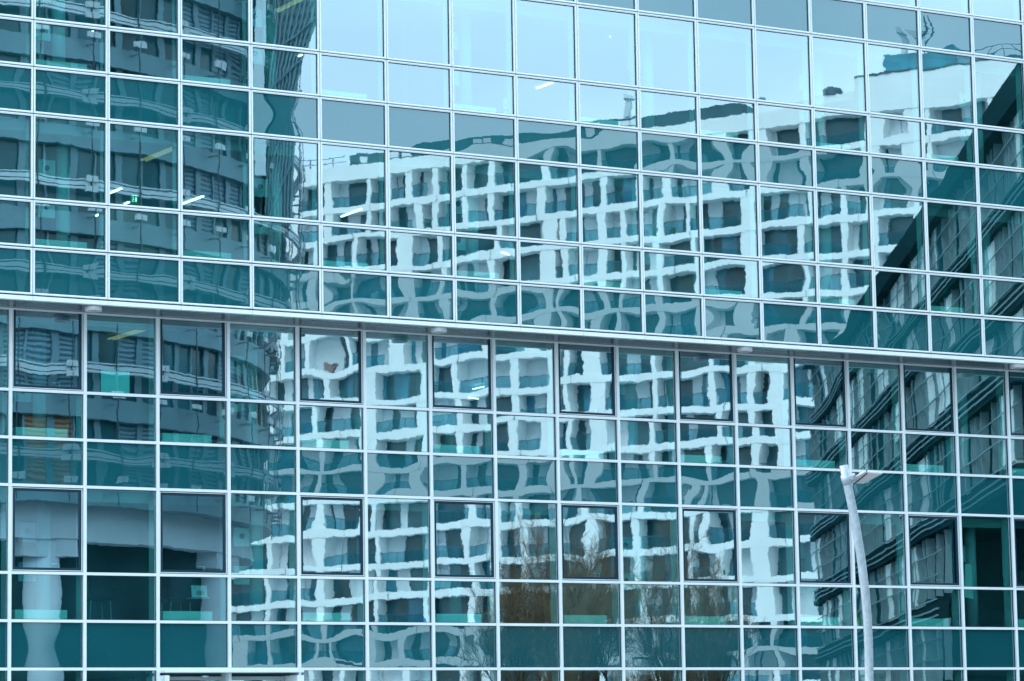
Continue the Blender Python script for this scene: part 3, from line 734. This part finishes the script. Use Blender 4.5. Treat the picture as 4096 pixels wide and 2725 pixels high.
# ---------------------------------------------------------------- bare trees (mirrored)
m_bark = mat('bark', (.075, .055, .038), .9, 0, .3, 3)
m_twig = mat('twigs', (.17, .125, .075), .9, 0, .35, 2)
def tree(px, top, d, width, label, seed):
    rr = random.Random(seed); b0 = V(at_depth(px, 2500, d)); H = at_depth(px, top-35, d).z
    g = thing('bare_tree', label, 'tree', (b0.x, b0.y, 0), 'bare trees across the street')
    tr = MB(); cr_ = MB(); cnt = [0]
    def grow(p, dr, ln, r, lv):
        n = 3; pts = [p]; dcur = dr.copy()
        for i in range(n):
            dcur = (dcur+Vector((rr.uniform(-1, 1), rr.uniform(-1, 1), rr.uniform(-.5, .9)))*.16).normalized()
            pts.append(pts[-1]+dcur*(ln/n))
        rads = [r*(1-.45*i/n) for i in range(n+1)]
        (tr if lv < 2 else cr_).tube(pts, rads, 7 if lv < 2 else 3, False)
        if lv >= 5: return
        nb = (8, 7, 6, 5, 4)[lv]
        for k in range(nb):
            f = rr.uniform(.25 if lv else .22, 1); i = min(int(f*n), n-1); q = pts[i].lerp(pts[i+1], f*n-i)
            az = rr.uniform(0, 2*PI); tilt = rr.uniform(.35, .85)
            base_d = (pts[i+1]-pts[i]).normalized(); side = base_d.cross(Vector((math.cos(az), math.sin(az), .2))).normalized()
            nd = (base_d*math.cos(tilt)+side*math.sin(tilt)); nd.z += .18; nd.normalize()
            grow(q, nd, ln*rr.uniform(.42, .62), max(.008, rads[i]*.5), lv+1)
    for k in range(2):
        grow(Vector((k*.35, 0, 0)), Vector((rr.uniform(-.08, .08), rr.uniform(-.08, .08), 1)), H*.82, .16, 0)
    # fit the requested width
    for mb in (tr, cr_):
        for v in mb.v: pass
    ext = max(max(abs(v.x) for v in cr_.v), max(abs(v.y) for v in cr_.v)); sc = width/ext
    for mb in (tr, cr_):
        for v in mb.v: v.x *= sc; v.y *= sc
    hz = max(v.z for v in cr_.v)
    for mb in (tr, cr_):
        for v in mb.v: v.z *= H/hz
    tr.build('trunk', m_bark, g); cr_.build('crown', m_twig, g)
tree(2180, 2180, 112, 3.0, 'bare winter tree, lowest and leftmost of the row', 1)
tree(2330, 2010, 115, 2.8, 'tall bare winter tree with a dense brown crown', 2)
tree(2560, 1990, 118, 3.0, 'tallest bare winter tree in the middle of the row', 3)
tree(2830, 2040, 114, 2.8, 'bare winter tree with thin twisted twigs right of the middle', 4)
tree(2960, 2200, 110, 2.2, 'small bare winter tree at the right end of the row', 5)
tree(2440, 2260, 108, 2.8, 'low bushy bare tree in front of the tall ones', 6)

# ---------------------------------------------------------------- ground
def sheet(name, x0, x1, y0, y1, z, m_):
    o = MB().quad((x0, y0, z), (x1, y0, z), (x1, y1, z), (x0, y1, z)).build(name, m_); o['kind'] = 'structure'; return o
sheet('ground', -1500, 1500, -1500, 1500, 0, mat('ground_soil', (.10, .11, .09), .95, 0, .3, .05))
sheet('road', -300, 300, -47, -36, .004, mat('asphalt', (.05, .052, .055), .9, 0, .2, 1.2))
sheet('pavement', -300, 300, -35.8, .9, .12, mat('paving', (.26, .27, .27), .85, 0, .15, 1.5))
o = MB().abox(-300, 300, -36, -35.8, 0, .13).build('kerb', mat('kerb_stone', (.35, .35, .34), .8, 0, .1, 2)); o['kind'] = 'structure'

sheet('bounce_plaza', -200, 300, -200, -47.2, .008, mat('bounce_stone', (.42, .46, .48), .85, 0, .1, .4))  # unseen pale sheet, added to bounce light up under the round tower

# ---------------------------------------------------------------- light
EL, AZ = math.radians(42), math.radians(300)
w = bpy.data.worlds.new('World'); bpy.context.scene.world = w; w.use_nodes = True; nt = w.node_tree; N = nt.nodes; L = nt.links
bg = N['Background']; sky = N.new('ShaderNodeTexSky'); sky.sky_type = 'NISHITA'; sky.sun_disc = False
sky.sun_elevation = EL; sky.sun_rotation = AZ; sky.air_density = 1.0; sky.dust_density = 2.5; sky.ozone_density = 1.5
tc = N.new('ShaderNodeTexCoord'); nz = N.new('ShaderNodeTexNoise'); nz.inputs['Scale'].default_value = 3.2; nz.inputs['Detail'].default_value = 4
mp = N.new('ShaderNodeMapping'); mp.inputs['Scale'].default_value = (1, 1, 2.2); L.new(tc.outputs['Generated'], mp.inputs[0]); L.new(mp.outputs[0], nz.inputs['Vector'])
rp = N.new('ShaderNodeValToRGB'); rp.color_ramp.elements[0].position = .36; rp.color_ramp.elements[1].position = .68
rp.color_ramp.elements[0].color = (.45, .45, .45, 1); rp.color_ramp.elements[1].color = (1, 1, 1, 1)
L.new(nz.outputs['Fac'], rp.inputs[0])
mx = N.new('ShaderNodeMixRGB'); L.new(rp.outputs[0], mx.inputs[0]); L.new(sky.outputs[0], mx.inputs[1]); mx.inputs[2].default_value = (9.3, 11.5, 13.2, 1)
L.new(mx.outputs[0], bg.inputs['Color']); bg.inputs['Strength'].default_value = .14
sl = bpy.data.lights.new('sun', 'SUN'); sl.energy = .8; sl.angle = math.radians(20); sl.color = (1, .98, .95)
so = bpy.data.objects.new('sun', sl); C.objects.link(so)
# direction towards the sun: Nishita rotation is measured from +Y, clockwise
sd = Vector((math.sin(AZ)*math.cos(EL), math.cos(AZ)*math.cos(EL), math.sin(EL)))
so.rotation_euler = sd.to_track_quat('Z', 'Y').to_euler(); so.location = (0, -60, 80)
sc_ = bpy.context.scene
sc_.view_settings.view_transform = 'Standard'; sc_.view_settings.look = 'None'; sc_.view_settings.exposure = 1.0; sc_.view_settings.gamma = 1
sc_.cycles.max_bounces = 10; sc_.cycles.transparent_max_bounces = 12; sc_.cycles.glossy_bounces = 4; sc_.cycles.diffuse_bounces = 4
